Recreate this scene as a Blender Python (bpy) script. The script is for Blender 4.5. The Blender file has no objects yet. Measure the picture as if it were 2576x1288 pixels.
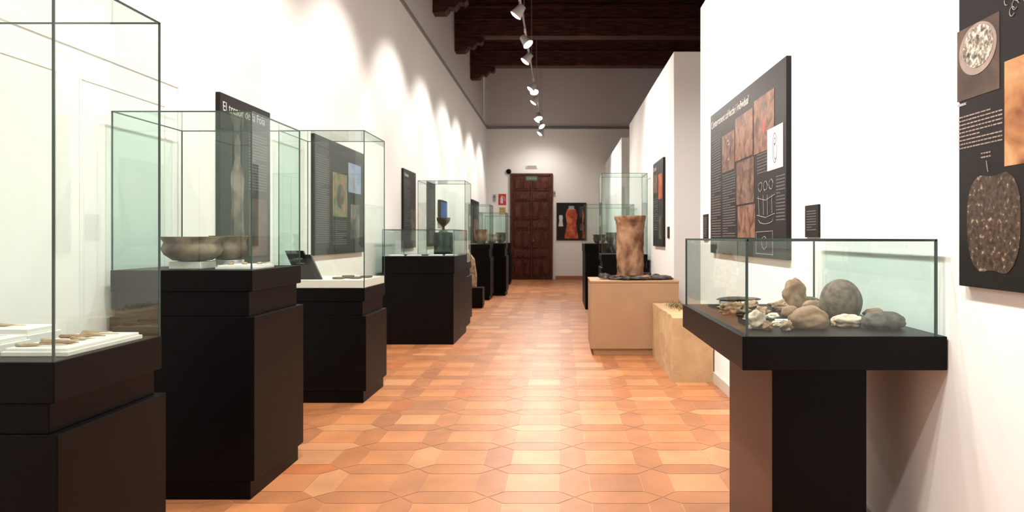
import bpy, bmesh, math, random
from mathutils import Vector, Matrix, noise
random.seed(7)
scene = bpy.context.scene
COL = scene.collection
H = 1.25; F = 1800.0; VX = 1410.0; VY = 597.0

# ------------------------------------------------------------ materials
def new_mat(name):
    m = bpy.data.materials.new(name); m.use_nodes = True
    nt = m.node_tree; b = nt.nodes["Principled BSDF"]
    return m, nt, b
def plain(name, col, rough=0.5, metal=0.0, spec=0.5, bump=0.0, bscale=40, var=0.0, vscale=6):
    m, nt, b = new_mat(name)
    b.inputs["Base Color"].default_value = (*col, 1); b.inputs["Roughness"].default_value = rough
    b.inputs["Metallic"].default_value = metal; b.inputs["Specular IOR Level"].default_value = spec
    tc = nt.nodes.new("ShaderNodeTexCoord")
    if bump > 0:
        n = nt.nodes.new("ShaderNodeTexNoise"); n.inputs["Scale"].default_value = bscale; n.inputs["Detail"].default_value = 6
        nt.links.new(tc.outputs["Object"], n.inputs["Vector"])
        bp = nt.nodes.new("ShaderNodeBump"); bp.inputs["Strength"].default_value = bump; bp.inputs["Distance"].default_value = 0.01
        nt.links.new(n.outputs["Fac"], bp.inputs["Height"]); nt.links.new(bp.outputs["Normal"], b.inputs["Normal"])
    if var > 0:
        n2 = nt.nodes.new("ShaderNodeTexNoise"); n2.inputs["Scale"].default_value = vscale; n2.inputs["Detail"].default_value = 5
        nt.links.new(tc.outputs["Object"], n2.inputs["Vector"])
        cr = nt.nodes.new("ShaderNodeValToRGB")
        cr.color_ramp.elements[0].position = 0.3; cr.color_ramp.elements[1].position = 0.7
        cr.color_ramp.elements[0].color = (*[c*(1-var) for c in col], 1); cr.color_ramp.elements[1].color = (*[min(1, c*(1+var)) for c in col], 1)
        nt.links.new(n2.outputs["Fac"], cr.inputs["Fac"]); nt.links.new(cr.outputs["Color"], b.inputs["Base Color"])
    return m
def ramp_mat(name, cols, scale=8, rough=0.7, bump=0.3, dist=0.01, detail=8, lo=0.35, hi=0.65, stretch=None, distort=0.0, spec=0.3):
    m, nt, b = new_mat(name)
    tc = nt.nodes.new("ShaderNodeTexCoord"); n = nt.nodes.new("ShaderNodeTexNoise")
    n.inputs["Scale"].default_value = scale; n.inputs["Detail"].default_value = detail; n.inputs["Distortion"].default_value = distort
    if stretch:
        mp = nt.nodes.new("ShaderNodeMapping"); mp.inputs["Scale"].default_value = stretch
        nt.links.new(tc.outputs["Object"], mp.inputs["Vector"]); nt.links.new(mp.outputs["Vector"], n.inputs["Vector"])
    else:
        nt.links.new(tc.outputs["Object"], n.inputs["Vector"])
    cr = nt.nodes.new("ShaderNodeValToRGB"); els = cr.color_ramp.elements
    k = len(cols)
    els[0].position = lo; els[0].color = (*cols[0], 1); els[1].position = hi; els[1].color = (*cols[-1], 1)
    for i in range(1, k-1):
        e = els.new(lo+(hi-lo)*i/(k-1)); e.color = (*cols[i], 1)
    nt.links.new(n.outputs["Fac"], cr.inputs["Fac"]); nt.links.new(cr.outputs["Color"], b.inputs["Base Color"])
    b.inputs["Roughness"].default_value = rough; b.inputs["Specular IOR Level"].default_value = spec
    if bump > 0:
        bp = nt.nodes.new("ShaderNodeBump"); bp.inputs["Strength"].default_value = bump; bp.inputs["Distance"].default_value = dist
        nt.links.new(n.outputs["Fac"], bp.inputs["Height"]); nt.links.new(bp.outputs["Normal"], b.inputs["Normal"])
    return m
def emis(name, col, st):
    m, nt, b = new_mat(name)
    b.inputs["Base Color"].default_value = (*col, 1); b.inputs["Emission Color"].default_value = (*col, 1); b.inputs["Emission Strength"].default_value = st
    return m
def glass_mat():
    m = bpy.data.materials.new("clear_glass"); m.use_nodes = True; nt = m.node_tree
    for n in list(nt.nodes): nt.nodes.remove(n)
    o = nt.nodes.new("ShaderNodeOutputMaterial"); mx = nt.nodes.new("ShaderNodeMixShader")
    t = nt.nodes.new("ShaderNodeBsdfTransparent"); t.inputs["Color"].default_value = (0.905, 0.975, 0.955, 1)
    g = nt.nodes.new("ShaderNodeBsdfGlossy"); g.inputs["Roughness"].default_value = 0.01; g.inputs["Color"].default_value = (0.92, 1, 0.97, 1)
    lw = nt.nodes.new("ShaderNodeLayerWeight"); lw.inputs["Blend"].default_value = 0.5
    p = nt.nodes.new("ShaderNodeMath"); p.operation = 'POWER'; p.inputs[1].default_value = 4.0
    q = nt.nodes.new("ShaderNodeMath"); q.operation = 'MULTIPLY_ADD'; q.inputs[1].default_value = 0.7; q.inputs[2].default_value = 0.06
    nt.links.new(lw.outputs["Facing"], p.inputs[0]); nt.links.new(p.outputs[0], q.inputs[0]); nt.links.new(q.outputs[0], mx.inputs[0])
    nt.links.new(t.outputs[0], mx.inputs[1]); nt.links.new(g.outputs[0], mx.inputs[2]); nt.links.new(mx.outputs[0], o.inputs[0])
    return m

M_wall = plain("white_plaster", (0.85, 0.832, 0.805), 0.9, spec=0.1, bump=0.08, bscale=12)
M_part = plain("partition_paint", (0.86, 0.855, 0.85), 0.85, spec=0.1)
M_upper = plain("grey_upper_plaster", (0.74, 0.70, 0.68), 0.9, spec=0.1, bump=0.08, bscale=10)
M_trimw = plain("white_joinery", (0.84, 0.82, 0.795), 0.8, spec=0.1)
M_ledge = plain("ledge_grey", (0.26, 0.24, 0.23), 0.8)
M_black = plain("black_lacquer", (0.0026, 0.002, 0.0022), 0.45, spec=0.11)
M_table = plain("dark_table_paint", (0.0026, 0.002, 0.0022), 0.4, spec=0.13)
M_column_lit = plain("black_column_lit_face", (0.075, 0.032, 0.021), 0.45, spec=0.3)  # black column paint with the light on it put into the colour
M_edge = plain("glass_edge_green", (0.03, 0.06, 0.052), 0.2, spec=0.6)
M_glass = glass_mat()
M_wood = ramp_mat("dark_beam_wood", [(0.018, 0.005, 0.003), (0.055, 0.014, 0.009), (0.10, 0.028, 0.017)], 5, 0.6, 0.4, 0.01, stretch=(0.6, 6, 6))
M_door = ramp_mat("door_walnut", [(0.035, 0.008, 0.004), (0.085, 0.021, 0.010), (0.13, 0.037, 0.017)], 5, 0.45, 0.3, 0.004, stretch=(6, 6, 0.7))
M_board = plain("poster_board", (0.011, 0.0085, 0.0085), 0.45, spec=0.25)
M_txt = plain("white_print", (0.6, 0.58, 0.56), 0.6)
M_line = plain("faint_line_print", (0.36, 0.34, 0.33), 0.6)
M_txtd = plain("grey_print", (0.13, 0.12, 0.115), 0.6)
M_white = plain("white_card", (0.80, 0.78, 0.73), 0.6)
M_metal = plain("lamp_metal", (0.66, 0.65, 0.64), 0.35, metal=0.3)
M_rail = plain("rail_metal", (0.28, 0.27, 0.26), 0.5, metal=0.2)
M_lens = emis("lamp_glow", (1, 0.95, 0.88), 70)
M_base = plain("baseboard_paint", (0.55, 0.5, 0.44), 0.6)
M_terra = plain("terracotta_skirting", (0.42, 0.14, 0.07), 0.6)
M_tan = plain("tan_mdf", (0.43, 0.265, 0.15), 0.65, bump=0.1, bscale=90, var=0.05, vscale=4)
M_sand = plain("sandstone_block", (0.52, 0.36, 0.205), 0.9, spec=0.1, bump=0.6, bscale=18, var=0.10, vscale=7)
M_vase = ramp_mat("burnt_clay", [(0.06, 0.032, 0.022), (0.22, 0.12, 0.073), (0.36, 0.215, 0.135), (0.42, 0.28, 0.19)], 7, 0.95, 1.0, 0.025, stretch=(1, 1, 0.6), lo=0.30, hi=0.68, spec=0.05)
M_ash = ramp_mat("ash_rubble", [(0.02, 0.014, 0.012), (0.075, 0.055, 0.045), (0.2, 0.165, 0.14)], 14, 0.9, 0.6)
M_stA = ramp_mat("brown_stone", [(0.19, 0.11, 0.068), (0.31, 0.195, 0.125), (0.42, 0.285, 0.195)], 12, 0.85, 0.5)
M_stB = ramp_mat("brown_grey_stone", [(0.085, 0.064, 0.048), (0.135, 0.105, 0.08), (0.18, 0.145, 0.11)], 40, 0.8, 0.3)
M_stC = ramp_mat("pale_stone", [(0.50, 0.39, 0.29), (0.62, 0.51, 0.40), (0.72, 0.62, 0.51)], 14, 0.85, 0.4)
M_stD = ramp_mat("dark_slate_stone", [(0.05, 0.04, 0.035), (0.095, 0.082, 0.073), (0.16, 0.145, 0.13)], 25, 0.7, 0.5)
M_stE = ramp_mat("ochre_stone", [(0.22, 0.14, 0.085), (0.37, 0.25, 0.155), (0.5, 0.37, 0.25)], 16, 0.85, 0.7)
M_bone = ramp_mat("bone", [(0.3, 0.2, 0.11), (0.5, 0.38, 0.25), (0.66, 0.56, 0.42)], 20, 0.6, 0.2)
M_bowl = ramp_mat("dark_pottery", [(0.04, 0.027, 0.02), (0.13, 0.09, 0.062), (0.32, 0.24, 0.165)], 7, 0.55, 0.3)
M_red = plain("safety_red", (0.55, 0.02, 0.02), 0.4)
M_yel = plain("sign_yellow", (0.6, 0.42, 0.12), 0.5)
M_green = plain("exit_green", (0.05, 0.11, 0.06), 0.5)
M_blue = emis("screen_blue", (0.02, 0.06, 0.2), 0.4)
M_straw = ramp_mat("dry_straw", [(0.06, 0.05, 0.02), (0.2, 0.16, 0.07)], 20, 0.9, 0.6)
M_concrete = plain("grey_plastic", (0.35, 0.34, 0.32), 0.5)
_pc = {}
def photo_mat(key, cols, scale=9, distort=0.6, hi=0.65):
    if key not in _pc:
        _pc[key] = ramp_mat("print_"+key, cols, scale, 0.45, 0, detail=6, distort=distort, lo=0.35, hi=hi)
    return _pc[key]
PH_or = photo_mat("excavation_orange", [(0.08, 0.035, 0.023), (0.18, 0.085, 0.055), (0.25, 0.145, 0.10)], 12)
PH_br = photo_mat("excavation_brown", [(0.05, 0.025, 0.018), (0.13, 0.068, 0.048), (0.2, 0.125, 0.09)], 12)
PH_gn = photo_mat("map_green", [(0.08, 0.13, 0.06), (0.13, 0.16, 0.08), (0.24, 0.16, 0.10), (0.30, 0.14, 0.09)], 11)
PH_bl = photo_mat("sky_town", [(0.18, 0.24, 0.4), (0.27, 0.32, 0.45), (0.22, 0.2, 0.18)], 3)
PH_gy = photo_mat("grey_figure", [(0.03, 0.027, 0.025), (0.10, 0.085, 0.07), (0.2, 0.17, 0.14)], 6)
PH_sp = photo_mat("speckled_find", [(0.028, 0.018, 0.012), (0.06, 0.038, 0.026), (0.085, 0.055, 0.038), (0.42, 0.33, 0.24)], 60, 0.2, 0.72)
PH_pb = photo_mat("pebble_mix", [(0.06, 0.05, 0.04), (0.3, 0.26, 0.2), (0.7, 0.66, 0.58)], 70)
PH_rs = photo_mat("red_soil", [(0.2, 0.06, 0.025), (0.42, 0.19, 0.08), (0.55, 0.33, 0.16)], 8)
PH_ta = photo_mat("orange_vessel", [(0.25, 0.04, 0.015), (0.5, 0.09, 0.03), (0.62, 0.2, 0.08)], 5)
PH_dk = photo_mat("dark_backdrop", [(0.05, 0.033, 0.026), (0.08, 0.052, 0.04), (0.12, 0.08, 0.06)], 6)
M_rust = plain("print_bowl_rim", (0.30, 0.23, 0.2), 0.5, var=0.2, vscale=20)

# ------------------------------------------------------------ mesh helpers
def bbox(bm, x0, x1, y0, y1, z0, z1, mi=0):
    vs = [bm.verts.new(p) for p in ((x0,y0,z0),(x1,y0,z0),(x1,y1,z0),(x0,y1,z0),(x0,y0,z1),(x1,y0,z1),(x1,y1,z1),(x0,y1,z1))]
    out = []
    for q in ((0,3,2,1),(4,5,6,7),(0,1,5,4),(1,2,6,5),(2,3,7,6),(3,0,4,7)):
        f = bm.faces.new([vs[i] for i in q]); f.material_index = mi; out.append(f)
    return out
def poly(bm, pts, z0, z1, mi=0):
    a = [bm.verts.new((p[0], p[1], z0)) for p in pts]; b = [bm.verts.new((p[0], p[1], z1)) for p in pts]
    n = len(pts)
    f = bm.faces.new(b); f.material_index = mi
    f = bm.faces.new(a[::-1]); f.material_index = mi
    for i in range(n):
        f = bm.faces.new((a[i], a[(i+1) % n], b[(i+1) % n], b[i])); f.material_index = mi
def fin(bm, name, mats, root=None, loc=(0,0,0), smooth=False, bevel=0.0, rot=None, recalc=True):
    if recalc: bmesh.ops.recalc_face_normals(bm, faces=bm.faces)
    me = bpy.data.meshes.new(name); bm.to_mesh(me); bm.free()
    for m in (mats if isinstance(mats, (list, tuple)) else [mats]): me.materials.append(m)
    if smooth:
        for p in me.polygons: p.use_smooth = True
    o = bpy.data.objects.new(name, me); COL.objects.link(o); o.location = loc
    if rot: o.rotation_euler = rot
    if root: o.parent = root
    if bevel > 0:
        md = o.modifiers.new("bevel", 'BEVEL'); md.width = bevel; md.segments = 2; md.limit_method = 'ANGLE'
    return o
def empty(name, loc=(0,0,0), label=None, cat=None, group=None):
    e = bpy.data.objects.new(name, None); e.empty_display_size = 0.1; COL.objects.link(e); e.location = loc
    tag(e, label, cat, group); return e
def tag(o, label=None, cat=None, group=None):
    if label: o["label"] = label
    if cat: o["category"] = cat
    if group: o["group"] = group
    return o
def struct(o, label=None):
    o["kind"] = "structure"
    if label: o["label"] = label
    return o
def lathe(prof, seg=48, disp=0, nscale=6, seed=0):
    bm = bmesh.new(); rings = []
    for r, z in prof:
        ring = []
        for i in range(seg):
            a = 2*math.pi*i/seg; p = Vector((r*math.cos(a), r*math.sin(a), z))
            if disp: 
                d = noise.fractal(p*nscale+Vector((seed, 0, 0)), 1.0, 2.0, 4)*disp; p.x += math.cos(a)*d; p.y += math.sin(a)*d; p.z += d*0.6*(z > 0.02)
            ring.append(bm.verts.new(p))
        rings.append(ring)
    for a, b in zip(rings, rings[1:]):
        for i in range(seg): bm.faces.new((a[i], a[(i+1) % seg], b[(i+1) % seg], b[i]))
    bm.faces.new(rings[0][::-1]); bm.faces.new(rings[-1])
    return bm
def rock(name, loc, size, seed, mat, label, cat="stone", rough=0.25, nscale=1.6, group=None, rotz=0, sub=4, flat=0.0):
    bm = bmesh.new(); bmesh.ops.create_icosphere(bm, subdivisions=sub, radius=1)
    for v in bm.verts:
        p = v.co.copy(); d = noise.fractal(p*nscale+Vector((seed*7.3, seed*1.7, 0)), 1.0, 2.0, 4)
        v.co = p*(1+rough*d)
        if flat and v.co.z > flat: v.co.z = flat+(v.co.z-flat)*0.3
        if v.co.z < -0.7: v.co.z = -0.7
    mn = [min(v.co[i] for v in bm.verts) for i in range(3)]; mx = [max(v.co[i] for v in bm.verts) for i in range(3)]
    for v in bm.verts:
        v.co = Vector([((v.co[i]-mn[i])/(mx[i]-mn[i])-(0.5 if i < 2 else 0))*size[i] for i in range(3)])
    o = fin(bm, name, mat, loc=loc, smooth=True, rot=(0, 0, rotz)); tag(o, label, cat, group); return o
def text_mesh(s, size, name="title_text", ext=0.0008):
    cu = bpy.data.curves.new("tmp", 'FONT'); cu.body = s; cu.size = size; cu.extrude = ext
    o = bpy.data.objects.new("tmp", cu); COL.objects.link(o); bpy.context.view_layer.update()
    dg = bpy.context.evaluated_depsgraph_get(); me = bpy.data.meshes.new_from_object(o.evaluated_get(dg))
    bpy.data.objects.remove(o); me.name = name; return me

# ------------------------------------------------------------ structure
XL = -2.18; XR = 1.33; YE = 21.2; ZL = 4.49; ZC = 6.55; XFAR = 5.0; YB = -2.5
def sbox(name, b, mat, label=None, bevel=0):
    bm = bmesh.new(); bbox(bm, *b); return struct(fin(bm, name, mat, bevel=bevel), label)
def make_floor():
    P = 0.42; w = 0.155; g = 0.0022
    bm = bmesh.new(); cl = bm.loops.layers.float_color.new("tile_col")
    def face(pts, col, z):
        cx = sum(p[0] for p in pts)/len(pts); cy = sum(p[1] for p in pts)/len(pts)
        q = []
        for x, y in pts:
            dx, dy = x-cx, y-cy; L = math.hypot(dx, dy)
            q.append((x-dx/L*g*1.3, y-dy/L*g*1.3))
        q = [(min(max(x, XL-0.1), XFAR), min(max(y, YB), YE)) for x, y in q]
        xs = [a[0] for a in q]; ys = [a[1] for a in q]
        if max(xs)-min(xs) < 0.01 or max(ys)-min(ys) < 0.01: return
        f = bm.faces.new([bm.verts.new((x, y, z)) for x, y in q])
        for l in f.loops: l[cl] = (*col, 1)
    def rc(kind):
        r = random.random()
        if kind == 0: base = (0.50, 0.205, 0.082)
        else: base = (0.415, 0.166, 0.068)
        if r < 0.05: base = (0.46, 0.15, 0.055)
        elif r < 0.15: base = (0.37, 0.15, 0.065)
        elif r < 0.27: base = (0.525, 0.245, 0.112)
        k = random.uniform(0.94, 1.05); return tuple(min(1, c*k) for c in base)
    ox = 0.07; oy = 3.65-P/2; h = w/2
    for i in range(-6, 13):
        for j in range(-16, 43):
            x = ox+i*P; y = oy+j*P
            if x > XFAR+P or x < XL-P: continue
            s = P/2-h
            cx, cy = x+P/2, y+P/2
            face([(cx-s, cy-s), (cx+s, cy-s), (cx+s, cy+s), (cx-s, cy+s)], rc(0), 0)
            face([(x, y), (x+h, y-h), (x+P-h, y-h), (x+P, y), (x+P-h, y+h), (x+h, y+h)], rc(1), 0)
            face([(x, y), (x+h, y+h), (x+h, y+P-h), (x, y+P), (x-h, y+P-h), (x-h, y+h)], rc(1), 0)
    f = bm.faces.new([bm.verts.new(p) for p in ((XL-0.1, YB, -0.0015), (XFAR, YB, -0.0015), (XFAR, YE, -0.0015), (XL-0.1, YE, -0.0015))])
    for l in f.loops: l[cl] = (0.50, 0.30, 0.165, 1)
    bbox(bm, XL-0.1, XFAR, YB, YE, -0.1, -0.004)
    bm.normal_update()
    for f in bm.faces:
        if f.normal.z < 0 and abs(f.calc_center_median().z) < 0.003: f.normal_flip()
    m, nt, b = new_mat("terracotta_tiles")
    a = nt.nodes.new("ShaderNodeVertexColor"); a.layer_name = "tile_col"
    tc = nt.nodes.new("ShaderNodeTexCoord"); n = nt.nodes.new("ShaderNodeTexNoise"); n.inputs["Scale"].default_value = 4; n.inputs["Detail"].default_value = 8
    nt.links.new(tc.outputs["Object"], n.inputs["Vector"])
    mr = nt.nodes.new("ShaderNodeMapRange"); mr.inputs["From Min"].default_value = 0.3; mr.inputs["From Max"].default_value = 0.7
    mr.inputs["To Min"].default_value = 0.84; mr.inputs["To Max"].default_value = 1.12
    nt.links.new(n.outputs["Fac"], mr.inputs["Value"])
    mx = nt.nodes.new("ShaderNodeVectorMath"); mx.operation = 'SCALE'
    nt.links.new(a.outputs["Color"], mx.inputs[0]); nt.links.new(mr.outputs["Result"], mx.inputs["Scale"])
    nt.links.new(mx.outputs["Vector"], b.inputs["Base Color"])
    b.inputs["Roughness"].default_value = 0.42; b.inputs["Specular IOR Level"].default_value = 0.4
    bp = nt.nodes.new("ShaderNodeBump"); bp.inputs["Strength"].default_value = 0.35; bp.inputs["Distance"].default_value = 0.012
    nt.links.new(n.outputs["Fac"], bp.inputs["Height"]); nt.links.new(bp.outputs["Normal"], b.inputs["Normal"])
    o = fin(bm, "floor", m, recalc=False)
    return struct(o, "terracotta tile floor of squares and elongated hexagons")
make_floor()
sbox("wall_left", (XL-0.25, XL, YB, YE, 0, ZL), M_wall, "tall white plaster wall")
sbox("wall_left_upper", (XL-0.25, XL-0.1, YB, YE, ZL, ZC), M_upper, "grey upper plaster wall above ledge")
sbox("wall_end", (XL-0.25, XFAR, YE, YE+0.25, 0, ZL), M_wall, "white end wall with wooden door")
sbox("wall_end_upper", (XL-0.1, XFAR, YE+0.1, YE+0.25, ZL, ZC), M_upper, "grey upper end wall")
sbox("wall_right", (XFAR, XFAR+0.2, YB, YE+0.25, 0, ZC), M_wall, "white outer wall")
sbox("wall_back", (XL-0.25, XFAR+0.2, YB-0.2, YB, 0, ZC), M_wall, "white back wall")
for i, (a, b) in enumerate([(YB, 6.8), (8.4, 13.8), (15.6, YE)]):
    bm = bmesh.new(); bbox(bm, XR, XR+2.2, a, b, 0, 3.43)
    struct(fin(bm, "wall_partition_%s" % ("near", "middle", "far")[i], M_part, bevel=0.004), "white free-standing partition wall")
bm = bmesh.new()
bbox(bm, XL-0.25, XFAR+0.2, YB, YE+0.25, ZC, ZC+0.15)
x = XL
while x < XFAR:
    bbox(bm, x, x+0.10, YB, YE+0.1, ZC-0.12, ZC); x += 0.36
struct(fin(bm, "ceiling", M_wood), "dark wooden ceiling with planks and small joists")
sbox("trim_1", (XL-0.1, XL+0.03, YB, YE, ZL-0.03, ZL+0.02), M_ledge, "thin grey ledge along wall top")
sbox("trim_2", (XL, XFAR, YE-0.03, YE+0.1, ZL-0.03, ZL+0.02), M_ledge, "thin grey ledge along wall top")
sbox("baseboard_right", (XR-0.015, XR, 3.0, 6.8, 0, 0.09), M_base, "low painted skirting board")
sbox("baseboard_middle", (XR-0.015, XR, 8.4, 13.8, 0, 0.09), M_base, "low painted skirting board")
sbox("baseboard_end", (-0.15, 1.3, YE-0.03, YE, 0, 0.11), M_terra, "terracotta skirting tiles")
def frame_bm(bm, y0, y1, z0, z1, w, x0, x1):
    bbox(bm, x0, x1, y0, y0+w, z0, z1); bbox(bm, x0, x1, y1-w, y1, z0, z1)
    bbox(bm, x0, x1, y0+w, y1-w, z1-w, z1); bbox(bm, x0, x1, y0+w, y1-w, z0, z0+w)
bm = bmesh.new()
frame_bm(bm, 2.25, 4.12, 0.0, 2.15, 0.05, XL, XL+0.006)
frame_bm(bm, 2.42, 3.10, 0.3, 1.98, 0.012, XL, XL+0.004); frame_bm(bm, 3.24, 3.95, 0.3, 1.98, 0.012, XL, XL+0.004)
struct(fin(bm, "trim_3", M_trimw, bevel=0.0015), "white moulded shutter panels on wall")

corb = [(0,0.0),(0.62,0.0),(0.62,-0.10),(0.56,-0.15),(0.52,-0.13),(0.47,-0.13),(0.45,-0.18),(0.39,-0.24),(0.34,-0.22),(0.29,-0.22),(0.27,-0.27),(0.22,-0.32),(0.0,-0.32)]
for k in range(4):
    y = 18.0-2.65*k
    r = empty("ceiling_beam", (XL-0.1, y, 5.57), "dark carved wooden ceiling beam on corbel", "ceiling beam", "ceiling beams")
    bm = bmesh.new(); bbox(bm, 0, XFAR-XL+0.1, 0, 0.32, 0, ZC-0.12-5.57)
    bbox(bm, 0, XFAR-XL+0.1, -0.02, 0.34, 0.34, 0.39); bbox(bm, 0, XFAR-XL+0.1, -0.03, 0.35, 0.60, 0.68)
    fin(bm, "beam", M_wood, r, bevel=0.012)
    bm = bmesh.new(); poly(bm, corb[::-1], 0, 0.26)
    bmesh.ops.rotate(bm, verts=bm.verts, cent=(0,0,0), matrix=Matrix.Rotation(math.pi/2, 3, 'X'))
    bmesh.ops.translate(bm, verts=bm.verts, vec=(0, 0.29, 0))
    c = fin(bm, "corbel", M_wood, r, bevel=0.008); c["label"] = "scroll-cut wooden corbel"

def make_door():
    r = empty("door_1", (-1.45, YE, 0)); struct(r, "dark panelled wooden double door")
    W = 1.18; T = 3.10
    bm = bmesh.new(); bbox(bm, 0, W, -0.05, 0, 0, T); d = fin(bm, "door_leaf", M_door, r)
    bm = bmesh.new()
    bbox(bm, -0.04, 0.03, -0.09, 0, 0, T+0.04); bbox(bm, W-0.03, W+0.04, -0.09, 0, 0, T+0.04); bbox(bm, 0.03, W-0.03, -0.09, 0, T-0.03, T+0.04)
    fin(bm, "door_frame", M_door, r, bevel=0.01)
    bm = bmesh.new()
    rows = [0.08, 0.62, 0.92, 1.46, 1.76, 2.30, 2.60, 3.02]
    for a, b in zip(rows, rows[1:]):
        for c in (0, 1):
            x0 = 0.06+c*0.545; x1 = x0+0.515
            if b-a > 0.4:
                for q in (0, 1):
                    xx = x0+q*0.265; bbox(bm, xx+0.02, xx+0.235, -0.085, -0.05, a+0.03, b-0.03); bbox(bm, xx+0.06, xx+0.195, -0.12, -0.085, a+0.1, b-0.1)
            else:
                bbox(bm, x0+0.02, x1-0.02, -0.085, -0.05, a+0.03, b-0.03); bbox(bm, x0+0.08, x1-0.08, -0.12, -0.085, a+0.08, b-0.08)
    bbox(bm, W/2-0.02, W/2+0.02, -0.1, -0.05, 0.02, T-0.03)
    fin(bm, "door_panel", M_door, r, bevel=0.008)
    bm = bmesh.new(); bmesh.ops.create_uvsphere(bm, u_segments=16, v_segments=10, radius=0.025)
    fin(bm, "knob", M_ledge, r, loc=(W/2+0.06, -0.125, 1.15), smooth=True)
make_door()

# ------------------------------------------------------------ posters
def frame_matrix(side, X, ya, z0):
    if side == 'L': u, v, n = (0,1,0), (0,0,1), (1,0,0)
    elif side == 'R': u, v, n = (0,-1,0), (0,0,1), (-1,0,0)
    else: u, v, n = (1,0,0), (0,0,1), (0,-1,0)
    m = Matrix((( u[0], v[0], n[0], 0), (u[1], v[1], n[1], 0), (u[2], v[2], n[2], 0), (0,0,0,1)))
    m.translation = Vector((X, ya, z0)); return m
def panel(side, X, ya, z0, W, Hh, label, items, T=0.03, name="exhibition_panel", cat="information panel", mat=None):
    r = empty(name, label=label, cat=cat); r.matrix_world = frame_matrix(side, X, ya, z0)
    bm = bmesh.new(); bbox(bm, 0, W, 0, Hh, 0, T); fin(bm, "board", mat or M_board, r, bevel=0.002)
    for it in items:
        k = it[0]
        if k == 'photo':
            _, u0, u1, v0, v1, m = it[:6]
            bm = bmesh.new(); bbox(bm, u0, u1, v0, v1, T, T+0.0015); o = fin(bm, "photograph", m, r)
        elif k == 'shape':
            _, pts, m, nm = it[:4]; t = it[4] if len(it) > 4 else 0.0025
            bm = bmesh.new(); poly(bm, pts, T, T+t); fin(bm, nm, m, r)
        elif k == 'title':
            _, u, v, sz, s = it[:5]; mm = it[5] if len(it) > 5 else M_txt; zz = it[6] if len(it) > 6 else 0.001
            me = text_mesh(s, sz); me.materials.clear(); me.materials.append(mm)
            o = bpy.data.objects.new("title_text", me); COL.objects.link(o); o.parent = r; o.location = (u, v, T+zz)
        elif k == 'text':
            _, u0, u1, v0, v1, lh = it[:6]; mm = it[6] if len(it) > 6 else M_txtd
            bm = bmesh.new(); v = v1
            rr = random.Random(int(u0*1000+v0*777))
            while v-lh*0.45 > v0:
                u = u0; end = u1 if rr.random() > 0.15 else u0+(u1-u0)*rr.uniform(0.3, 0.9)
                while u < end:
                    w = rr.uniform(0.8, 3.2)*lh*0.7; e = min(u+w, end)
                    if e-u > lh*0.2: bbox(bm, u, e, v-lh*0.34, v, T, T+0.001)
                    u = e+lh*0.3
                v -= lh
            fin(bm, "text_block", mm, r)
        elif k == 'lines':
            _, segs, wd, m = it
            bm = bmesh.new()
            for (a, b, c, d) in segs:
                L = math.hypot(c-a, d-b); nx, ny = -(d-b)/L*wd/2, (c-a)/L*wd/2
                poly(bm, [(a-nx, b-ny), (c-nx, d-ny), (c+nx, d+ny), (a+nx, b+ny)], T+0.0016, T+0.0034)
            fin(bm, "line_drawing", m, r)
    return r
def ell(cx, cy, rx, ry, n=28, a0=0):
    return [(cx+rx*math.cos(2*math.pi*i/n+a0), cy+ry*math.sin(2*math.pi*i/n+a0)) for i in range(n)]
def arc(cx, cy, rx, ry, a0, a1, n=14):
    p = [(cx+rx*math.cos(math.radians(a0+(a1-a0)*i/n)), cy+ry*math.sin(math.radians(a0+(a1-a0)*i/n))) for i in range(n+1)]
    return [(p[i][0], p[i][1], p[i+1][0], p[i+1][1]) for i in range(n)]

XS = 1.30
def mk_pr(Y0, Z0):
    def pr(x, y):
        s = (x-VX)/XS; return (Y0-F/s, H+(VY-y)/s-Z0)
    def rect(x0, x1, yt, yb):
        xm = (x0+x1)/2; u0 = pr(x0, 0)[0]; u1 = pr(x1, 0)[0]
        return u0, u1, pr(xm, yb)[1], pr(xm, yt)[1]
    return pr, rect
pr, R_ = mk_pr(6.2, 1.117)
it = []
it.append(('title', 0.05, 1.06, 0.085, "L'enterrament col·lectiu i individual"))
u = pr(1815, 0)[0]; it.append(('text', 0.05, u-0.03, 0.08, 0.98, 0.022))
def ph(x0, x1, yt, yb, m): it.append(('photo', *R_(x0, x1, yt, yb), m))
ph(1817, 1848, 335, 430, PH_br); ph(1850, 1894, 285, 398, PH_or); ph(1897, 1948, 238, 380, PH_or); ph(1853, 1897, 402, 512, PH_br); ph(1856, 1900, 516, 598, PH_or)
a = R_(1931, 1970, 318, 425); it.append(('shape', [(a[0], a[2]), (a[1], a[2]), (a[1], a[3]), (a[0], a[3])], M_white, "drawing_sheet", 0.0022))
cx = (a[0]+a[1])/2; cy = (a[2]+a[3])/2
L = arc(cx, cy, 0.045, 0.09, 20, 320)+arc(cx+0.01, cy-0.02, 0.03, 0.05, 100, 400)+arc(cx, cy+0.04, 0.02, 0.02, 0, 360)
it.append(('lines', L, 0.006, M_txtd))
b = R_(1897, 1948, 238, 380); bx = (b[0]+b[1])/2; by = (b[2]+b[3])/2
it.append(('shape', ell(bx, by-0.02, 0.022, 0.05), M_red, "find_cutout", 0.0019)); it.append(('shape', ell(bx+0.01, by+0.1, 0.03, 0.035), PH_gy, "find_cutout", 0.0019))
b = R_(1817, 1848, 335, 430); bx = (b[0]+b[1])/2; by = (b[2]+b[3])/2
it.append(('lines', arc(bx, by, 0.07, 0.09, -60, 190)+arc(bx+0.02, by, 0.05, 0.06, -120, 120), 0.011, M_rust))
it.append(('text', *R_(1905, 1930, 385, 440), 0.02)); it.append(('text', *R_(1818, 1850, 436, 600), 0.02)); it.append(('text', *R_(1953, 1975, 440, 560), 0.02))
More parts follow.
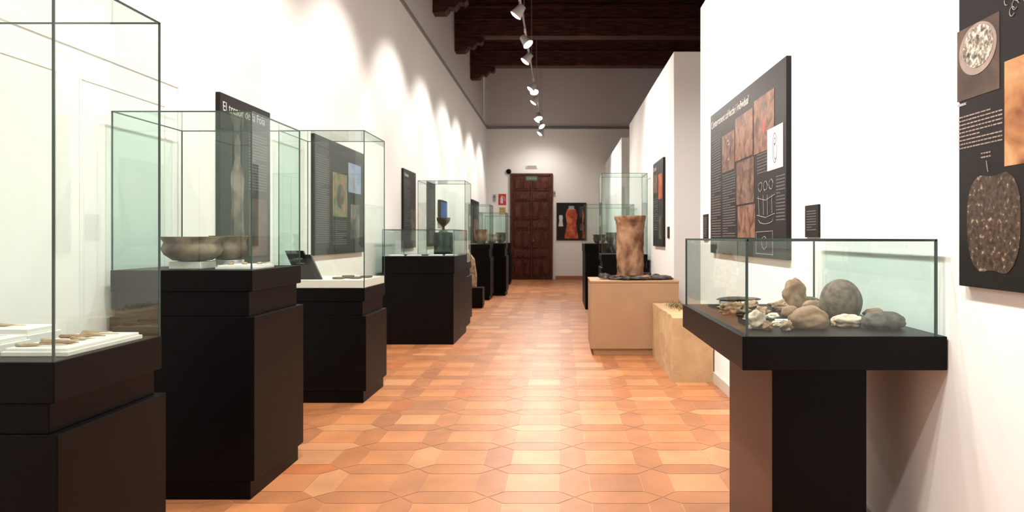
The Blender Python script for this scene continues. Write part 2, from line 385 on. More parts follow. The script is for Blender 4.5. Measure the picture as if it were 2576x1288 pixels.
c = R_(1905, 1950, 455, 560); w = c[1]-c[0]; h = c[3]-c[2]; L = []
rr = random.Random(5)
def wob(segs, k=0.005): return [(a+rr.uniform(-k, k), b+rr.uniform(-k, k), c_+rr.uniform(-k, k), d+rr.uniform(-k, k)) for a, b, c_, d in segs]
for q in range(3): L += arc(c[0]+w*(0.2+0.3*q), c[3]-0.03, w*0.11, 0.03, 0, 360, 10)
for q in range(4): L += [(c[0]+w*(0.1+0.25*q), c[3]-0.09, c[0]+w*(0.14+0.24*q), c[2]+0.05)]
L += [(c[0], c[3]-0.1, c[0]+w*0.5, c[3]-0.12), (c[0]+w*0.5, c[3]-0.12, c[1], c[3]-0.1), (c[0], c[2]+0.05, c[0]+w*0.5, c[2]+0.03), (c[0]+w*0.5, c[2]+0.03, c[1], c[2]+0.05)]
L += arc(c[0]+w*0.5, c[2]+0.02, w*0.4, 0.03, 180, 360, 10)
it.append(('lines', wob(L), 0.0032, M_line))
c = R_(1903, 1945, 582, 640)
it.append(('lines', wob([(c[0], c[2], c[1], c[2]), (c[0], c[3], c[1], c[3]), (c[0], c[2], c[0], c[3]), (c[1], c[2], c[1], c[3])]+arc((c[0]+c[1])/2, (c[2]+c[3])/2, 0.06, 0.04, 0, 360, 10)), 0.0032, M_line))
panel('R', XR, 6.2, 1.117, 2.08, 1.18, "wide black panel about burials with excavation photographs", it, T=XR-XS)

Y0 = 2.335
pr, R_ = mk_pr(Y0, 1.093); it = []
it.append(('photo', *R_(2409, 2515, 55, 240), PH_dk))
a = pr(2460, 122); it.append(('shape', ell(a[0], a[1], 0.100, 0.080, 36), M_rust, "bowl_cutout", 0.003)); it.append(('shape', ell(a[0]+0.004, a[1]+0.006, 0.080, 0.065, 36), PH_pb, "bowl_contents", 0.004))
it.append(('photo', *R_(2528, 2760, 110, 400), PH_rs))
a = pr(2410, 270); it.append(('title', a[0], a[1], 0.016, "Massos:"))
it.append(('text', *R_(2412, 2522, 280, 372), 0.0125, M_rust))
a = pr(2468, 385); it.append(('text', a[0], a[0]+0.05, a[1]-0.022, a[1], 0.012, M_rust))
a = pr(2483, 404); b = pr(2487, 432); it.append(('lines', [(a[0], a[1], b[0], b[1])], 0.0012, M_line))
c = pr(2497, 562); pts = []
for i in range(72):
    t = 2*math.pi*i/72; cc, ss = math.cos(t), math.sin(t)
    rx = 0.133*(abs(cc)**0.7)*(1 if cc > 0 else -1); ry = 0.158*(abs(ss)**0.75)*(1 if ss > 0 else -1)
    dip = 0.016*math.exp(-((abs(t-math.pi/2))/0.25)**2)
    dip2 = 0.016*math.exp(-((abs(t-3*math.pi/2))/0.25)**2)
    pts.append((c[0]+rx*(1+0.04*math.sin(t)), c[1]+ry-dip+dip2))
it.append(('shape', pts, PH_sp, "stone_weight_cutout", 0.0015))
L = []
base = pr(2535, 20)
for q in range(10): L += arc(base[0]+0.012*q, base[1]+rr.uniform(-0.04, 0.06), 0.012, 0.014, rr.uniform(0, 90), rr.uniform(200, 330), 7)
it.append(('lines', L, 0.0013, M_line))
panel('R', XR, Y0, 1.093, 0.95, 1.25, "tall black panel showing pebble bowl and stone weight", it, T=XR-XS)

it = [('title', 0.05, 1.03, 0.08, "Els rituals"), ('photo', 0.1, 0.45, 0.72, 0.98, PH_or), ('photo', 0.55, 0.9, 0.62, 0.95, PH_ta), ('text', 0.08, 0.45, 0.2, 0.65, 0.03), ('photo', 0.6, 0.85, 0.1, 0.4, PH_gy)]
panel('R', XR, 10.05, 1.13, 0.98, 1.14, "black information panel with orange photographs", it, T=0.03)
for (y, z, w, h) in ((3.86, 1.25, 0.2, 0.17), (6.62, 1.22, 0.2, 0.24), (8.85, 1.24, 0.14, 0.14)):
    panel('R', XR, y, z, w, h, "small black text plaque on white wall", [('text', 0.03, w-0.03, 0.03, h-0.03, 0.014)], T=0.012, name="wall_plaque", cat="plaque")

LX = XL
def figure(cx, b, h, w):
    return [(cx-w*0.5, b), (cx+w*0.5, b), (cx+w*0.42, b+h*0.35), (cx+w*0.5, b+h*0.6), (cx+w*0.2, b+h*0.75), (cx+w*0.22, b+h*0.92), (cx, b+h), (cx-w*0.22, b+h*0.92), (cx-w*0.2, b+h*0.75), (cx-w*0.5, b+h*0.6), (cx-w*0.42, b+h*0.35)]
it = [('title', 0.03, 0.99, 0.085, "El tresor de la Foia"), ('shape', figure(0.24, 0.15, 0.72, 0.2), PH_gy, "figure_cutout"), ('text', 0.42, 0.72, 0.5, 0.9, 0.02), ('photo', 0.42, 0.72, 0.05, 0.45, PH_dk)]
panel('L', LX, 4.52, 1.07, 0.78, 1.10, "black panel with white title and treasure photographs", it)
it = [('text', 0.05, 0.42, 0.1, 0.9, 0.02), ('photo', 0.50, 0.96, 0.36, 0.78, PH_gn), ('photo', 1.0, 1.45, 0.62, 0.92, PH_bl),
      ('photo', 1.08, 1.4, 0.15, 0.5, PH_gy), ('text', 0.52, 0.95, 0.08, 0.32, 0.02),
      ('shape', ell(0.74, 0.56, 0.11, 0.12), PH_gy, "site_plan", 0.0025), ('shape', ell(0.76, 0.55, 0.06, 0.07), PH_br, "site_plan", 0.0035)]
panel('L', LX, 6.25, 1.09, 1.60, 1.07, "wide black panel with map and town photographs", it)
it = [('title', 0.05, 1.0, 0.07, "Ceràmica"), ('text', 0.06, 0.4, 0.3, 0.95, 0.025), ('photo', 0.45, 0.8, 0.1, 0.55, PH_gy)]
panel('L', LX, 9.8, 1.1, 0.84, 1.1, "narrow black panel with text and grey photograph", it)
it = [('text', 0.06, 0.5, 0.3, 0.95, 0.025), ('photo', 0.1, 0.5, 0.05, 0.28, PH_br)]
panel('L', LX, 11.66, 1.1, 0.64, 1.06, "narrow black panel with small brown photograph", it)
it = [('photo', 0.3, 1.2, 0.2, 0.6, PH_or), ('text', 0.1, 1.3, 0.7, 0.95, 0.04)]
panel('L', LX, 17.4, 1.1, 1.5, 1.08, "black panel with orange photograph and text", it)

def torch(cx, w, h, b):
    return [(cx-w*0.5, b), (cx+w*0.5, b), (cx+w*0.33, b+h*0.5), (cx+w*0.42, b+h*0.8), (cx+w*0.3, b+h), (cx-w*0.3, b+h), (cx-w*0.4, b+h*0.8), (cx-w*0.3, b+h*0.5)]
it = [('shape', torch(0.44, 0.42, 0.86, 0.06), PH_ta, "vessel_cutout"), ('shape', torch(0.44, 0.22, 0.10, 0.92), M_concrete, "vessel_cutout"), ('shape', torch(0.13, 0.14, 0.33, 0.42), M_txt, "vessel_cutout"), ('photo', 0.70, 0.84, 0.3, 0.5, PH_br), ('text', 0.68, 0.85, 0.7, 1.0, 0.04)]
panel('E', -0.12, YE, 1.155, 0.89, 1.12, "black poster with large orange ceramic vessel", it)
def E(px): return (px-VX)/84.8
def EZ(py): return H+(VY-py)/84.8
def flame_ext(cx, cz, s):
    return [(cx-0.35*s, cz-s), (cx+0.35*s, cz-s), (cx+0.35*s, cz+0.35*s), (cx+0.12*s, cz+0.6*s), (cx+0.12*s, cz+s), (cx-0.12*s, cz+s), (cx-0.12*s, cz+0.6*s), (cx-0.35*s, cz+0.35*s)]
panel('E', E(1254), YE, EZ(516), 0.23, 0.33, "red fire extinguisher sign on white wall", [('shape', flame_ext(0.10, 0.165, 0.115), M_txt, "extinguisher_symbol"), ('lines', [(0.12, 0.26, 0.19, 0.22), (0.19, 0.22, 0.19, 0.12)], 0.015, M_txt)], T=0.01, name="fire_extinguisher_sign", cat="sign", mat=M_red)
panel('E', E(1256), YE, EZ(540), 0.19, 0.22, "small yellow warning notice with text", [('text', 0.02, 0.17, 0.02, 0.12, 0.025, M_txtd), ('title', 0.03, 0.145, 0.06, "AVÍS", M_board)], T=0.01, name="notice_sign", cat="sign", mat=M_yel)
panel('E', E(1241), YE, EZ(507), 0.08, 0.2, "small grey wall switch unit", [('shape', ell(0.04, 0.13, 0.02, 0.02), M_board, "button")], T=0.03, name="wall_switch", cat="switch", mat=M_concrete)
panel('E', E(1392), YE, EZ(493), 0.06, 0.14, "small white wall switch beside door", [('shape', ell(0.03, 0.07, 0.015, 0.02), M_board, "button")], T=0.03, name="wall_switch", cat="switch", mat=M_concrete)
panel('E', E(1323), YE-0.09, EZ(455), 0.34, 0.13, "small green exit sign above door", [('title', 0.03, 0.04, 0.07, "SORTIDA", M_concrete)], T=0.012, name="exit_sign", cat="sign", mat=M_green)
bm = lathe([(0.06, 0), (0.075, 0.02), (0.075, 0.06), (0.05, 0.09)], 24)
tag(fin(bm, "alarm_siren", M_black, loc=(E(1280), YE, EZ(432)), rot=(math.pi/2, 0, 0), smooth=True), "small round black alarm siren on wall", "alarm")
r = empty("emergency_light", (E(1338), YE, EZ(424)), "white emergency light fitting above door", "lamp")
bm = bmesh.new(); bbox(bm, -0.17, 0.17, -0.05, 0, 0, 0.1); fin(bm, "housing", M_trimw, r, bevel=0.01)
bm = bmesh.new(); bbox(bm, -0.14, 0.14, -0.07, -0.05, 0.02, 0.08); fin(bm, "diffuser", M_concrete, r, bevel=0.01)

# ------------------------------------------------------------ showcases
def glass_box(bm, P, z0, zg, e):
    lo = [bm.verts.new((x, y, z0+0.002)) for x, y in P]; hi = [bm.verts.new((x, y, zg)) for x, y in P]
    for i in range(4): bm.faces.new((lo[i], lo[(i+1) % 4], hi[(i+1) % 4], hi[i]))
    bm.faces.new(hi)
    (xa, ya), (xb, yb) = P[0], P[2]
    for (x, y) in P: bbox(bm, x-e, x+e, y-e, y+e, z0, zg+e, 1)
    bbox(bm, xa, xb, ya-e, ya+e, zg-e, zg+e, 1); bbox(bm, xa, xb, yb-e, yb+e, zg-e, zg+e, 1)
    bbox(bm, xa-e, xa+e, ya, yb, zg-e, zg+e, 1); bbox(bm, xb-e, xb+e, ya, yb, zg-e, zg+e, 1)
def showcase(x0, x1, y0, y1, zt, zg, label, ledge=None, cap=0.10, mat=None, ge=0.006, inset=0.006, white=0.0, group="glass showcases on black pedestals"):
    mat = mat or M_black
    cx, cy = (x0+x1)/2, (y0+y1)/2; a, b = (x1-x0)/2, (y1-y0)/2
    r = empty("display_case", (cx, cy, 0), label, "display case", group)
    bm = bmesh.new()
    if ledge:
        bbox(bm, -a, a, -b, b, zt-cap, zt)
        bbox(bm, -a+0.018, a-0.018, -b+0.006, b-0.018, ledge, zt-cap)
        bbox(bm, -a-0.005, a+0.010, -b, b+0.010, 0.09, ledge)
        bbox(bm, -a+0.01, a-0.012, -b+0.008, b-0.012, 0, 0.09)
    else:
        bbox(bm, -a, a, -b, b, zt-cap, zt); bbox(bm, -a+0.01, a-0.01, -b+0.006, b-0.01, 0, zt-cap)
    fin(bm, "pedestal", mat, r, bevel=0.003)
    a -= inset; b -= inset
    if white:
        bm = bmesh.new(); bbox(bm, -a, a, -b, b, zt, zt+white); o = fin(bm, "display_base", M_white, r, bevel=0.003); o["label"] = "white display base"
    bm = bmesh.new()
    glass_box(bm, [(-a,-b),(a,-b),(a,b),(-a,b)], zt, zg, ge/2)
    o = fin(bm, "glass_cover", [M_glass, M_edge], r, recalc=False); o["label"] = "clear glass cover with greenish edges"
    return r
showcase(-2.12, -1.465, 2.07, 2.63, 0.888, 2.035, "tall glass case with bone tools on black pedestal", ledge=0.678, cap=0.12)
showcase(-2.14, -1.465, 3.40, 4.04, 1.093, 1.849, "glass case with pottery bowls on black pedestal", ledge=0.872)
showcase(-2.13, -1.475, 5.39, 6.02, 0.867, 2.055, "tall glass case with white display base", ledge=0.657, white=0.06)
showcase(-2.08, -1.236, 8.33, 9.47, 1.028, 1.34, "low glass case on wide black pedestal", cap=0.2)
showcase(-1.97, -1.31, 9.85, 10.5, 0.90, 2.03, "tall glass case with dark goblet", ledge=0.7)
showcase(-1.83, -1.40, 14.2, 14.9, 1.11, 1.90, "glass case on narrow black pedestal", ledge=0.85)
showcase(-1.75, -1.17, 15.3, 16.0, 1.12, 1.78, "glass case on narrow black pedestal", ledge=0.85)
showcase(-2.0, -1.33, 18.9, 19.6, 1.10, 1.82, "glass case on narrow black pedestal", ledge=0.85)
showcase(0.60, 1.28, 10.5, 11.2, 1.00, 2.19, "tall glass case against partition wall", ledge=0.8)
showcase(0.42, 1.28, 12.4, 14.0, 1.14, 1.82, "long glass case on black pedestal", cap=0.15)

def table_case():
    x0, x1, y0, y1 = 0.623, 1.325, 2.45, 3.65; cx, cy = (x0+x1)/2, (y0+y1)/2; a, b = (x1-x0)/2, (y1-y0)/2
    r = empty("display_case", (cx, cy, 0), "low glass table case with stones on black column", "display case", "glass showcases on black pedestals")
    bm = bmesh.new(); bbox(bm, -a, a, -b, b, 0.794, 0.91); o = fin(bm, "table_top", M_table, r, bevel=0.003)
    bm = bmesh.new(); fs = bbox(bm, 0.76-cx, 1.10-cx, 2.57-cy, 3.22-cy, 0, 0.794)
    fs[5].material_index = 1  # left face coloured brown to look lit; same black paint as the rest
    fin(bm, "column", [M_black, M_column_lit], r, bevel=0.003)
    x_r = (2357-1410)/735-cx; x_l = (1880-1410)/735-cx
    bm = bmesh.new(); glass_box(bm, [(x_l, -b+0.006), (x_r, -b+0.006), (x_r, b-0.012), (x_l, b-0.012)], 0.91, 1.240, 0.004)
    o = fin(bm, "glass_cover", [M_glass, M_edge], r, recalc=False); o["label"] = "low clear glass cover with greenish edges"
table_case()

ZT = 0.91
def st(px, py, wpx, hpx, depth, seed, mat, label, **k):
    s = (py-VY)/(H-ZT); x = (px-VX)/s; sz = (wpx/s, depth, hpx/s)
    y = F/s+depth/2
    return rock("stone", (x, y, ZT), sz, seed, mat, label, group="prehistoric stone finds", **k)
rock("stone_ball", (1.175, 3.0, ZT), (0.17, 0.17, 0.165), 1, M_stB, "round brown-grey speckled stone ball", rough=0.02, group="prehistoric stone finds")
st(2008, 783, 66, 84, 0.10, 2, M_stA, "tall rough brown stone", rough=0.3)
st(2049, 832, 104, 60, 0.12, 3, M_stA, "rounded brown stone with rough top", rough=0.14)
st(2244, 832, 112, 44, 0.13, 4, M_stD, "flat dark grey stone slab", rough=0.12)
st(2226, 805, 92, 28, 0.09, 14, M_stA, "flat reddish brown stone", rough=0.12)
st(2148, 826, 86, 34, 0.10, 5, M_stC, "pale flat stone with rough edge", rough=0.25)
st(1858, 795, 82, 34, 0.12, 6, M_stE, "flaky ochre stone in glass case", rough=0.5, nscale=2.5)
st(1908, 830, 56, 50, 0.06, 7, M_stC, "pointed pale stone flake", rough=0.6)
st(1937, 833, 30, 24, 0.05, 8, M_stA, "small brown stone on tray", rough=0.3)
st(1967, 782, 66, 30, 0.06, 9, M_stE, "ochre stone fragment on tray", rough=0.45)
st(1993, 800, 46, 30, 0.05, 10, M_stA, "small reddish pebble on tray", rough=0.1)
st(2052, 792, 66, 36, 0.05, 11, M_stA, "elongated reddish brown stone", rough=0.15)
st(2032, 776, 84, 30, 0.04, 12, M_stB, "long grey brown stone", rough=0.1)
st(1946, 804, 40, 16, 0.05, 15, M_stC, "small pale flat stone on tray", rough=0.3)
st(1893, 776, 40, 20, 0.05, 16, M_stE, "tiny ochre stone on tray", rough=0.3)
st(1922, 800, 46, 30, 0.05, 17, M_stE, "small flaked ochre stone on tray", rough=0.5)
st(2105, 800, 50, 18, 0.05, 18, M_stC, "small pale flake on tray", rough=0.5)
st(1985, 834, 34, 28, 0.05, 19, M_stE, "small angular ochre stone on tray", rough=0.5)
st(1960, 822, 38, 14, 0.04, 22, M_stC, "small pale shell-like flake", rough=0.5)
st(1889, 807, 34, 16, 0.04, 23, M_stC, "tiny pale flake on tray", rough=0.5)
st(2110, 822, 30, 16, 0.04, 24, M_stE, "thin ochre flake on tray", rough=0.4)
st(1828, 782, 44, 18, 0.06, 25, M_stC, "flat pale shard near dark stone", rough=0.4)
def card(px0, px1, py, dpt, h, lab, z=ZT, grp="white display cards"):
    s = (py-VY)/(H-z); x0 = (px0-VX)/s; x1 = (px1-VX)/s; y = F/s
    bm = bmesh.new(); bbox(bm, 0, x1-x0, 0, dpt, 0, h)
    return tag(fin(bm, "display_card", M_white, loc=(x0, y, z), bevel=0.001), lab, "display card", grp)
card(1815, 1865, 766, 0.07, 0.016, "white card under dark flat stone")
card(1958, 1990, 812, 0.05, 0.010, "small white card between stones")
card(2100, 2140, 812, 0.045, 0.012, "small white card between stones")
s = (766-VY)/(H-ZT)
rock("flat_stone", ((1862-VX)/s, F/s+0.035, ZT+0.016), (0.23, 0.10, 0.022), 21, M_stD, "long dark flat stone on white card", rough=0.12)

def tray(x0, x1, y0, y1, z, h, lab):
    r = empty("display_tray", ((x0+x1)/2, (y0+y1)/2, z), lab, "tray", "white display trays")
    a, b = (x1-x0)/2, (y1-y0)/2
    bm = bmesh.new(); bbox(bm, -a, a, -b, b, 0, h*0.6); bbox(bm, -a+0.008, a-0.008, -b+0.008, b-0.008, h*0.6, h); fin(bm, "tray_body", M_white, r, bevel=0.002); return r
tray(-1.70, -1.495, 2.17, 2.56, 0.888, 0.024, "white tray holding slender bone tools")
tray(-1.93, -1.76, 2.22, 2.38, 0.888, 0.04, "small white tray with bone piece")
tray(-2.08, -1.80, 2.42, 2.58, 0.888, 0.05, "white tray with dark fragments")
def tool(x, y, z, L, ang, i, w=1.0, mat=None, lab="slender pointed bone awl on white tray"):
    bm = bmesh.new(); n = 12; rings = []
    for k in range(n+1):
        t = k/n; rr = w*0.0065*(1-t*0.85)*(1+0.35*math.sin(t*9+i))
        rings.append([bm.verts.new((t*L-L/2, rr*1.5*math.cos(q*math.pi/4)+0.006*math.sin(t*3+i), 0.006+min(rr, 0.006)*math.sin(q*math.pi/4))) for q in range(8)])
    for a_, b_ in zip(rings, rings[1:]):
        for q in range(8): bm.faces.new((a_[q], a_[(q+1) % 8], b_[(q+1) % 8], b_[q]))
    bm.faces.new(rings[0][::-1]); bm.faces.new(rings[-1])
    tag(fin(bm, "bone_awl", mat or M_bone, loc=(x, y, z), rot=(0, 0, ang), smooth=True), lab, "bone tool", "bone awls on white tray")
Ls = [0.16, 0.11, 0.15, 0.09, 0.14, 0.12, 0.10]
for i in range(7):
    tool(-1.60+(0.16-Ls[i])*0.4*(1 if i % 2 else -1), 2.21+i*0.05, 0.912, Ls[i], random.uniform(-0.2, 0.2), i, 1+0.5*(i % 3 == 1), M_stA if i in (1, 4) else None, "slender brown bone awl on white tray" if i in (1, 4) else "slender pointed bone awl on white tray")
tool(-1.845, 2.30, 0.928, 0.12, 0.2, 9); tool(-1.93, 2.50, 0.938, 0.14, -0.2, 11)

def bowl(name, loc, R, h, label, tilt=0, mat=None, seed=0):
    prof = [(R*0.3, 0), (R*0.62, h*0.05), (R*0.88, h*0.28), (R*0.97, h*0.5), (R*0.9, h*0.68), (R*0.88, h*0.76), (R*1.0, h*0.97), (R*1.01, h), (R*0.96, h), (R*0.84, h*0.76), (R*0.9, h*0.5), (R*0.8, h*0.3), (R*0.5, h*0.12), (R*0.05, h*0.1)]
    o = fin(lathe(prof, 56, 0.003, 9, seed), name, mat or M_bowl, loc=loc, smooth=True, rot=(tilt, 0, 0)); return tag(o, label, "bowl", "pottery bowls")
bm = bmesh.new(); bbox(bm, -0.08, 0.08, -0.08, 0.08, 0, 0.035); tag(fin(bm, "display_stand", M_white, loc=(-1.87, 3.64, 1.093), bevel=0.003), "low white stand beneath pottery bowl", "stand", "white stands")
bowl("pottery_bowl", (-1.87, 3.64, 1.128), 0.148, 0.125, "wide dark clay bowl with waisted rim")
bm = bmesh.new(); bbox(bm, -0.06, 0.06, -0.06, 0.06, 0, 0.035); tag(fin(bm, "display_stand", M_white, loc=(-1.80, 3.88, 1.093), bevel=0.003), "low white stand beneath pottery bowl", "stand", "white stands")
bowl("pottery_bowl", (-1.80, 3.88, 1.128), 0.098, 0.13, "smaller dark brown clay bowl", seed=5)
tray(-1.69, -1.50, 3.50, 3.75, 1.093, 0.02, "flat white tray with small fragments")
for i in range(3): rock("fragment", (-1.66+i*0.06, 3.60+0.03*i, 1.113), (0.03, 0.03, 0.012), 40+i, M_stE, "small ochre fragment on white tray", cat="fragment", group="small fragments", sub=3)
r = empty("angled_caption_board", (-1.90, 5.47, 0.927), "black angled caption board with white lettering", "caption board")
def lean(bm):
    for v in bm.verts: v.co.x -= v.co.z*0.55; v.co.y += v.co.z*0.25
bm = bmesh.new(); bbox(bm, -0.11, 0.03, 0, 0.03, 0, 0.22); lean(bm); fin(bm, "board", M_black, r, bevel=0.002)
bm = bmesh.new(); bbox(bm, 0.03, 0.075, 0.0, 0.03, 0, 0.19); lean(bm); fin(bm, "side_leaf", M_board, r, bevel=0.002)
bm = bmesh.new(); bbox(bm, -0.07, 0.0, -0.0015, 0, 0.155, 0.163); bbox(bm, -0.06, 0.0, -0.0015, 0, 0.12, 0.126); lean(bm)
fin(bm, "text_block", M_txtd, r)
for i, (x, y) in enumerate([(-1.72, 5.55), (-1.68, 5.52+0.14), (-1.6, 5.6), (-1.56, 5.75), (-1.72, 5.80)]):
    o = fin(lathe([(0.02, 0), (0.045, 0.004), (0.05, 0.012), (0.046, 0.014), (0.03, 0.007), (0.004, 0.006)], 32), "shallow_dish", M_bowl, loc=(x, y, 0.927), smooth=True); tag(o, "small dark shallow dish on white base", "dish", "small dark dishes")
for i, (x, y) in enumerate([(-1.95, 8.5), (-1.75, 8.55), (-1.5, 8.6), (-1.32, 8.7)]):
    tray(x-0.08, x+0.08 if i < 3 else x+0.06, y-0.06, y+0.08, 1.028, 0.015, "flat white tray with small finds")
prof = [(0.07, 0), (0.07, 0.012), (0.02, 0.03), (0.018, 0.08), (0.06, 0.12), (0.09, 0.16), (0.10, 0.21), (0.094, 0.21), (0.08, 0.16), (0.01, 0.12)]
bm = bmesh.new(); bbox(bm, -0.12, 0.12, -0.1, 0.1, 0, 0.42); tag(fin(bm, "display_block", M_black, loc=(-1.66, 10.15, 0.90), bevel=0.004), "black block supporting clay goblet", "stand")
tag(fin(lathe(prof), "goblet", M_bowl, loc=(-1.66, 10.15, 1.32), smooth=True), "dark clay goblet with stemmed foot", "goblet")
r = empty("monitor", (-2.18, 12.6, 1.5), "small wall-mounted monitor with blue screen", "monitor")
r.matrix_world = frame_matrix('L', -2.18, 12.7, 1.5)
bm = bmesh.new(); bbox(bm, 0, 0.7, 0, 0.42, 0, 0.06); fin(bm, "casing", M_black, r, bevel=0.005)
bm = bmesh.new(); bbox(bm, 0.03, 0.67, 0.03, 0.39, 0.06, 0.062); fin(bm, "screen", M_blue, r)
bowl("pottery_bowl", (-1.62, 14.5, 1.11), 0.14, 0.3, "rounded reddish clay pot", mat=M_vase, seed=3)
bowl("pottery_bowl", (-1.5, 15.6, 1.12), 0.12, 0.2, "small pale clay pot", mat=M_stC, seed=4)
bowl("pottery_bowl", (-1.6, 19.2, 1.10), 0.14, 0.28, "small brown clay pot", seed=6)
bowl("pottery_bowl", (0.95, 10.85, 1.0), 0.16, 0.3, "dark clay pot in tall case", seed=8)
bowl("pottery_bowl", (0.7, 12.9, 1.14), 0.12, 0.16, "dark clay bowl in long case", seed=9)
bowl("pottery_bowl", (0.95, 13.4, 1.14), 0.11, 0.2, "brown clay bowl in long case", seed=10)
r = empty("low_pedestal", (-1.5, 12.75, 0), "small low black pedestal on tiled floor", "pedestal")
bm = bmesh.new(); bbox(bm, -0.13, 0.13, -0.15, 0.15, 0.03, 0.36); bbox(bm, -0.12, 0.12, -0.14, 0.14, 0, 0.03); fin(bm, "pedestal_body", M_black, r, bevel=0.004)
r = empty("stone_stela", (-1.75, 13.2, 0), "tall pale carved stone slab standing on floor", "stone slab")
bm = bmesh.new(); poly(bm, [(-0.2, 0), (0.2, 0), (0.21, 0.55), (0.17, 0.85), (0.08, 0.97), (-0.1, 0.96), (-0.19, 0.8)], 0, 0.14)
bmesh.ops.rotate(bm, verts=bm.verts, cent=(0,0,0), matrix=Matrix.Rotation(math.pi/2, 3, 'X')); fin(bm, "slab", M_stE, r, bevel=0.02)

# ------------------------------------------------------------ plinth + block
r = empty("exhibit_plinth", (0.785, 7.93, 0), "tan box plinth carrying tall clay vessel", "plinth")
bm = bmesh.new(); bbox(bm, -0.47, 0.47, -0.37, 0.37, 0.77, 0.79); bbox(bm, -0.465, 0.465, -0.365, 0.365, 0.07, 0.77); bbox(bm, -0.43, 0.44, -0.34, 0.34, 0, 0.07)
fin(bm, "plinth_body", M_tan, r, bevel=0.003)
bm = bmesh.new()
bmesh.ops.create_cube(bm, size=1.0); bmesh.ops.subdivide_edges(bm, edges=bm.edges[:], cuts=14, use_grid_fill=True)
for v in bm.verts:
    c = v.co.copy(); p = Vector((c.x*0.35, c.y*1.37, (c.z+0.5)*0.56))
    d = noise.fractal(p*5, 1.0, 2.0, 4)*0.006
    if p.z > 0.01:
        if abs(c.x) > 0.49: p.x += d
        if abs(c.y) > 0.49: p.y += d*0.6
        if c.z > 0.49: p.z += d*2.0
    v.co = p
tag(fin(bm, "sandstone_block", M_sand, loc=(1.145, 6.86, 0), smooth=False), "rough sand-coloured earthen block with straw on top", "block")
prof = [(0.140, 0), (0.146, 0.03), (0.149, 0.12), (0.150, 0.25), (0.150, 0.38), (0.151, 0.48), (0.154, 0.55), (0.162, 0.60), (0.172, 0.63), (0.175, 0.66), (0.168, 0.672), (0.156, 0.66), (0.146, 0.58), (0.13, 0.4), (0.12, 0.1), (0.01, 0.06)]
pp = []
for (a, b), (c, d) in zip(prof, prof[1:]):
    for k in range(4): pp.append((a+(c-a)*k/4, b+(d-b)*k/4))
pp.append(prof[-1])
o = fin(lathe(pp, 96, 0.013, 12, 2), "clay_vessel", M_vase, loc=(0.77, 7.9, 0.815), smooth=True); tag(o, "tall cylindrical burnt clay vessel with flared rim", "vessel")
rock("ash_bed", (0.80, 7.88, 0.79), (0.66, 0.54, 0.05), 31, M_ash, "dark ash and earth bed beneath vessel", cat="rubble", rough=0.3, nscale=3)
rnd = random.Random(3)
for i in range(11):
    a = rnd.uniform(0, 6.28); rr_ = rnd.uniform(0.2, 0.32); x = 0.78+rr_*math.cos(a)*1.05; y = 7.88+rr_*math.sin(a)*0.8
    sz = rnd.uniform(0.07, 0.16)
    rock("rubble_stone", (x, y, 0.80), (sz, sz*0.8, sz*0.38), 50+i, M_ash if i % 4 else M_stA, "small charred stone around clay vessel", rough=0.45, nscale=2.2, group="charred stones around vessel", sub=3)
rock("charred_slab", (1.08, 7.8, 0.79), (0.30, 0.24, 0.05), 77, M_stD, "flat dark charred slab beside vessel", rough=0.25)
bm = bmesh.new()
for i in range(260):
    x = max(-0.1, min(0.1, rnd.gauss(0, 0.05))); y = rnd.gauss(0, 0.18); a = rnd.uniform(0, 6.28); l = rnd.uniform(0.03, 0.07); hh = rnd.uniform(0.01, 0.05)
    p0 = Vector((x, y, 0)); p1 = Vector((x+l*math.cos(a), y+l*math.sin(a), hh)); w = Vector((-math.sin(a), math.cos(a), 0))*0.003
    bm.faces.new([bm.verts.new(q) for q in (p0-w, p0+w, p1)])
o = fin(bm, "straw", M_straw, loc=(1.15, 7.0, 0.57)); tag(o, "dry straw and moss on earthen block", "straw"); o["kind"] = "stuff"

# ------------------------------------------------------------ track lights
TX = -0.52; TZ = 4.3
r = empty("lighting_track", (TX, 0, TZ), "long suspended metal lighting track", "lighting track")
bm = bmesh.new(); bbox(bm, -0.012, 0.012, YB+0.3, 20.2, 0, 0.025); fin(bm, "rail", M_rail, r, bevel=0.003)
for y in (1.0, 4.7, 7.6, 10.2, 12.85, 15.5, 18.15, 20.0):
    bm = bmesh.new(); bbox(bm, -0.004, 0.004, y-0.004, y+0.004, 0.025, ZC-0.12-TZ); fin(bm, "suspension_rod", M_rail, r)
def mesh_of(bm, mats, name, smooth=False):
    o = fin(bm, name, mats, smooth=smooth); me = o.data; bpy.data.objects.remove(o); return me
K = 1.05
me_can = mesh_of(lathe([(a*K, b*K) for a, b in [(0.02, 0.07), (0.045, 0.065), (0.052, 0.02), (0.062, -0.03), (0.078, -0.08), (0.075, -0.085), (0.06, -0.06), (0.05, -0.05)]], 28), [M_metal], "lamp_housing", True)
me_lens = mesh_of(lathe([(a*K, b*K) for a, b in [(0.001, -0.10), (0.035, -0.096), (0.06, -0.086), (0.071, -0.076), (0.001, -0.068)]], 24), [M_lens], "lamp_lens", True)
bm = bmesh.new(); bbox(bm, -0.008, 0.008, -0.008, 0.008, 0, 0.16); bbox(bm, -0.015, 0.015, -0.04, 0.04, 0.12, 0.16); bbox(bm, -0.06, 0.06, -0.008, 0.008, -0.006, 0.008)
me_br = mesh_of(bm, [M_metal], "bracket")
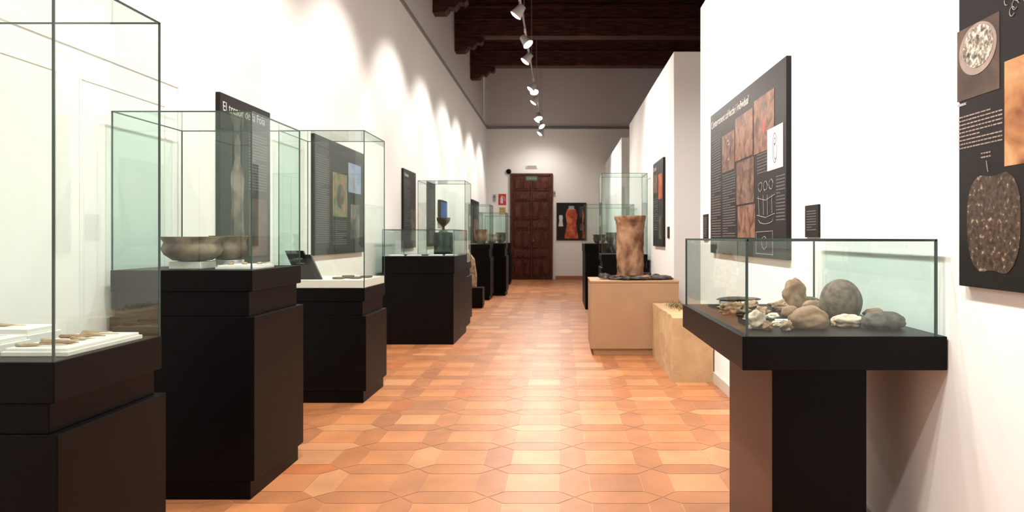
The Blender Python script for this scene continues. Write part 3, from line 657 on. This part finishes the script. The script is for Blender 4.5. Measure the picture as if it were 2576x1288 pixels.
def spotlight(y, target, energy, size=80, blend=0.35, col=(1, 0.95, 0.89), radius=0.07):
    r = empty("spotlight", (TX, y, TZ-0.16), "small metal track spotlight, lit, on ceiling rail", "spotlight", "track spotlights")
    br = bpy.data.objects.new("bracket", me_br); COL.objects.link(br); br.parent = r
    d = Vector(target)-Vector((TX, y, TZ-0.16)); q = d.to_track_quat('-Z', 'Y')
    hd = bpy.data.objects.new("lamp_housing", me_can); COL.objects.link(hd); hd.parent = r; hd.rotation_mode = 'QUATERNION'; hd.rotation_quaternion = q
    ln = bpy.data.objects.new("lens", me_lens); COL.objects.link(ln); ln.parent = r; ln.rotation_mode = 'QUATERNION'; ln.rotation_quaternion = q
    ln["label"] = "glowing lamp lens"
    L = bpy.data.lights.new("spot", 'SPOT'); L.energy = energy; L.spot_size = math.radians(size); L.spot_blend = blend; L.color = col; L.shadow_soft_size = radius
    lo = bpy.data.objects.new("spot_beam", L); COL.objects.link(lo); lo.parent = r; lo.rotation_mode = 'QUATERNION'; lo.rotation_quaternion = q
    lo.location = d.normalized()*0.18
    return r
LE = 170; RE = 185
for y, ty in ((0.6, 0.8), (2.6, 2.8), (4.7, 4.9), (6.8, 7.0), (9.1, 9.3), (11.5, 11.3), (13.7, 13.3), (15.0, 15.1), (17.3, 17.2), (19.5, 19.2)):
    spotlight(y, (XL, ty, 2.0 if y > 8 else 1.6), LE*(0.9 if y > 8 else (1.25 if y < 4 else 1.05)), 92, 0.5 if y > 8 else 0.6)
for y in (0.2, 1.6, 3.1, 4.4, 5.8):
    spotlight(y, (XR, y+0.1, 2.0), RE, 105, 0.6)
for y, ty in ((10.5, 9.6), (18.3, 17.0)):
    spotlight(y, (XR, ty, 1.6), 260, 115, 0.7)
for y, ty in ((1.2, 2.2), (3.8, 4.8), (6.3, 7.3), (8.2, 7.4), (13.95, 11.5), (17.0, 14.8)):
    spotlight(y, (TX+0.6, ty, 0), 225 if y < 9 else 320, 120, 0.9, col=(1, 0.91, 0.81), radius=0.12)
spotlight(19.9, (-0.6, YE, 2.0), 70, 130, 1.0)

w = bpy.data.worlds.new("World"); scene.world = w; w.use_nodes = True
w.node_tree.nodes["Background"].inputs[0].default_value = (1, 0.93, 0.88, 1); w.node_tree.nodes["Background"].inputs[1].default_value = 0.3

cam = bpy.data.cameras.new("Camera"); co = bpy.data.objects.new("Camera", cam); COL.objects.link(co)
co.location = (0, 0, H); co.rotation_euler = (math.pi/2, 0, 0)
cam.sensor_width = 36; cam.lens = F/2576*36
cam.shift_x = -(VX-1288)/2576; cam.shift_y = -(644-VY)/2576
cam.dof.use_dof = True; cam.dof.focus_distance = 3.0; cam.dof.aperture_fstop = 5.0
cam.clip_start = 0.05
scene.camera = co
scene.view_settings.view_transform = 'Standard'
scene.view_settings.look = 'None'
scene.view_settings.exposure = 0.0
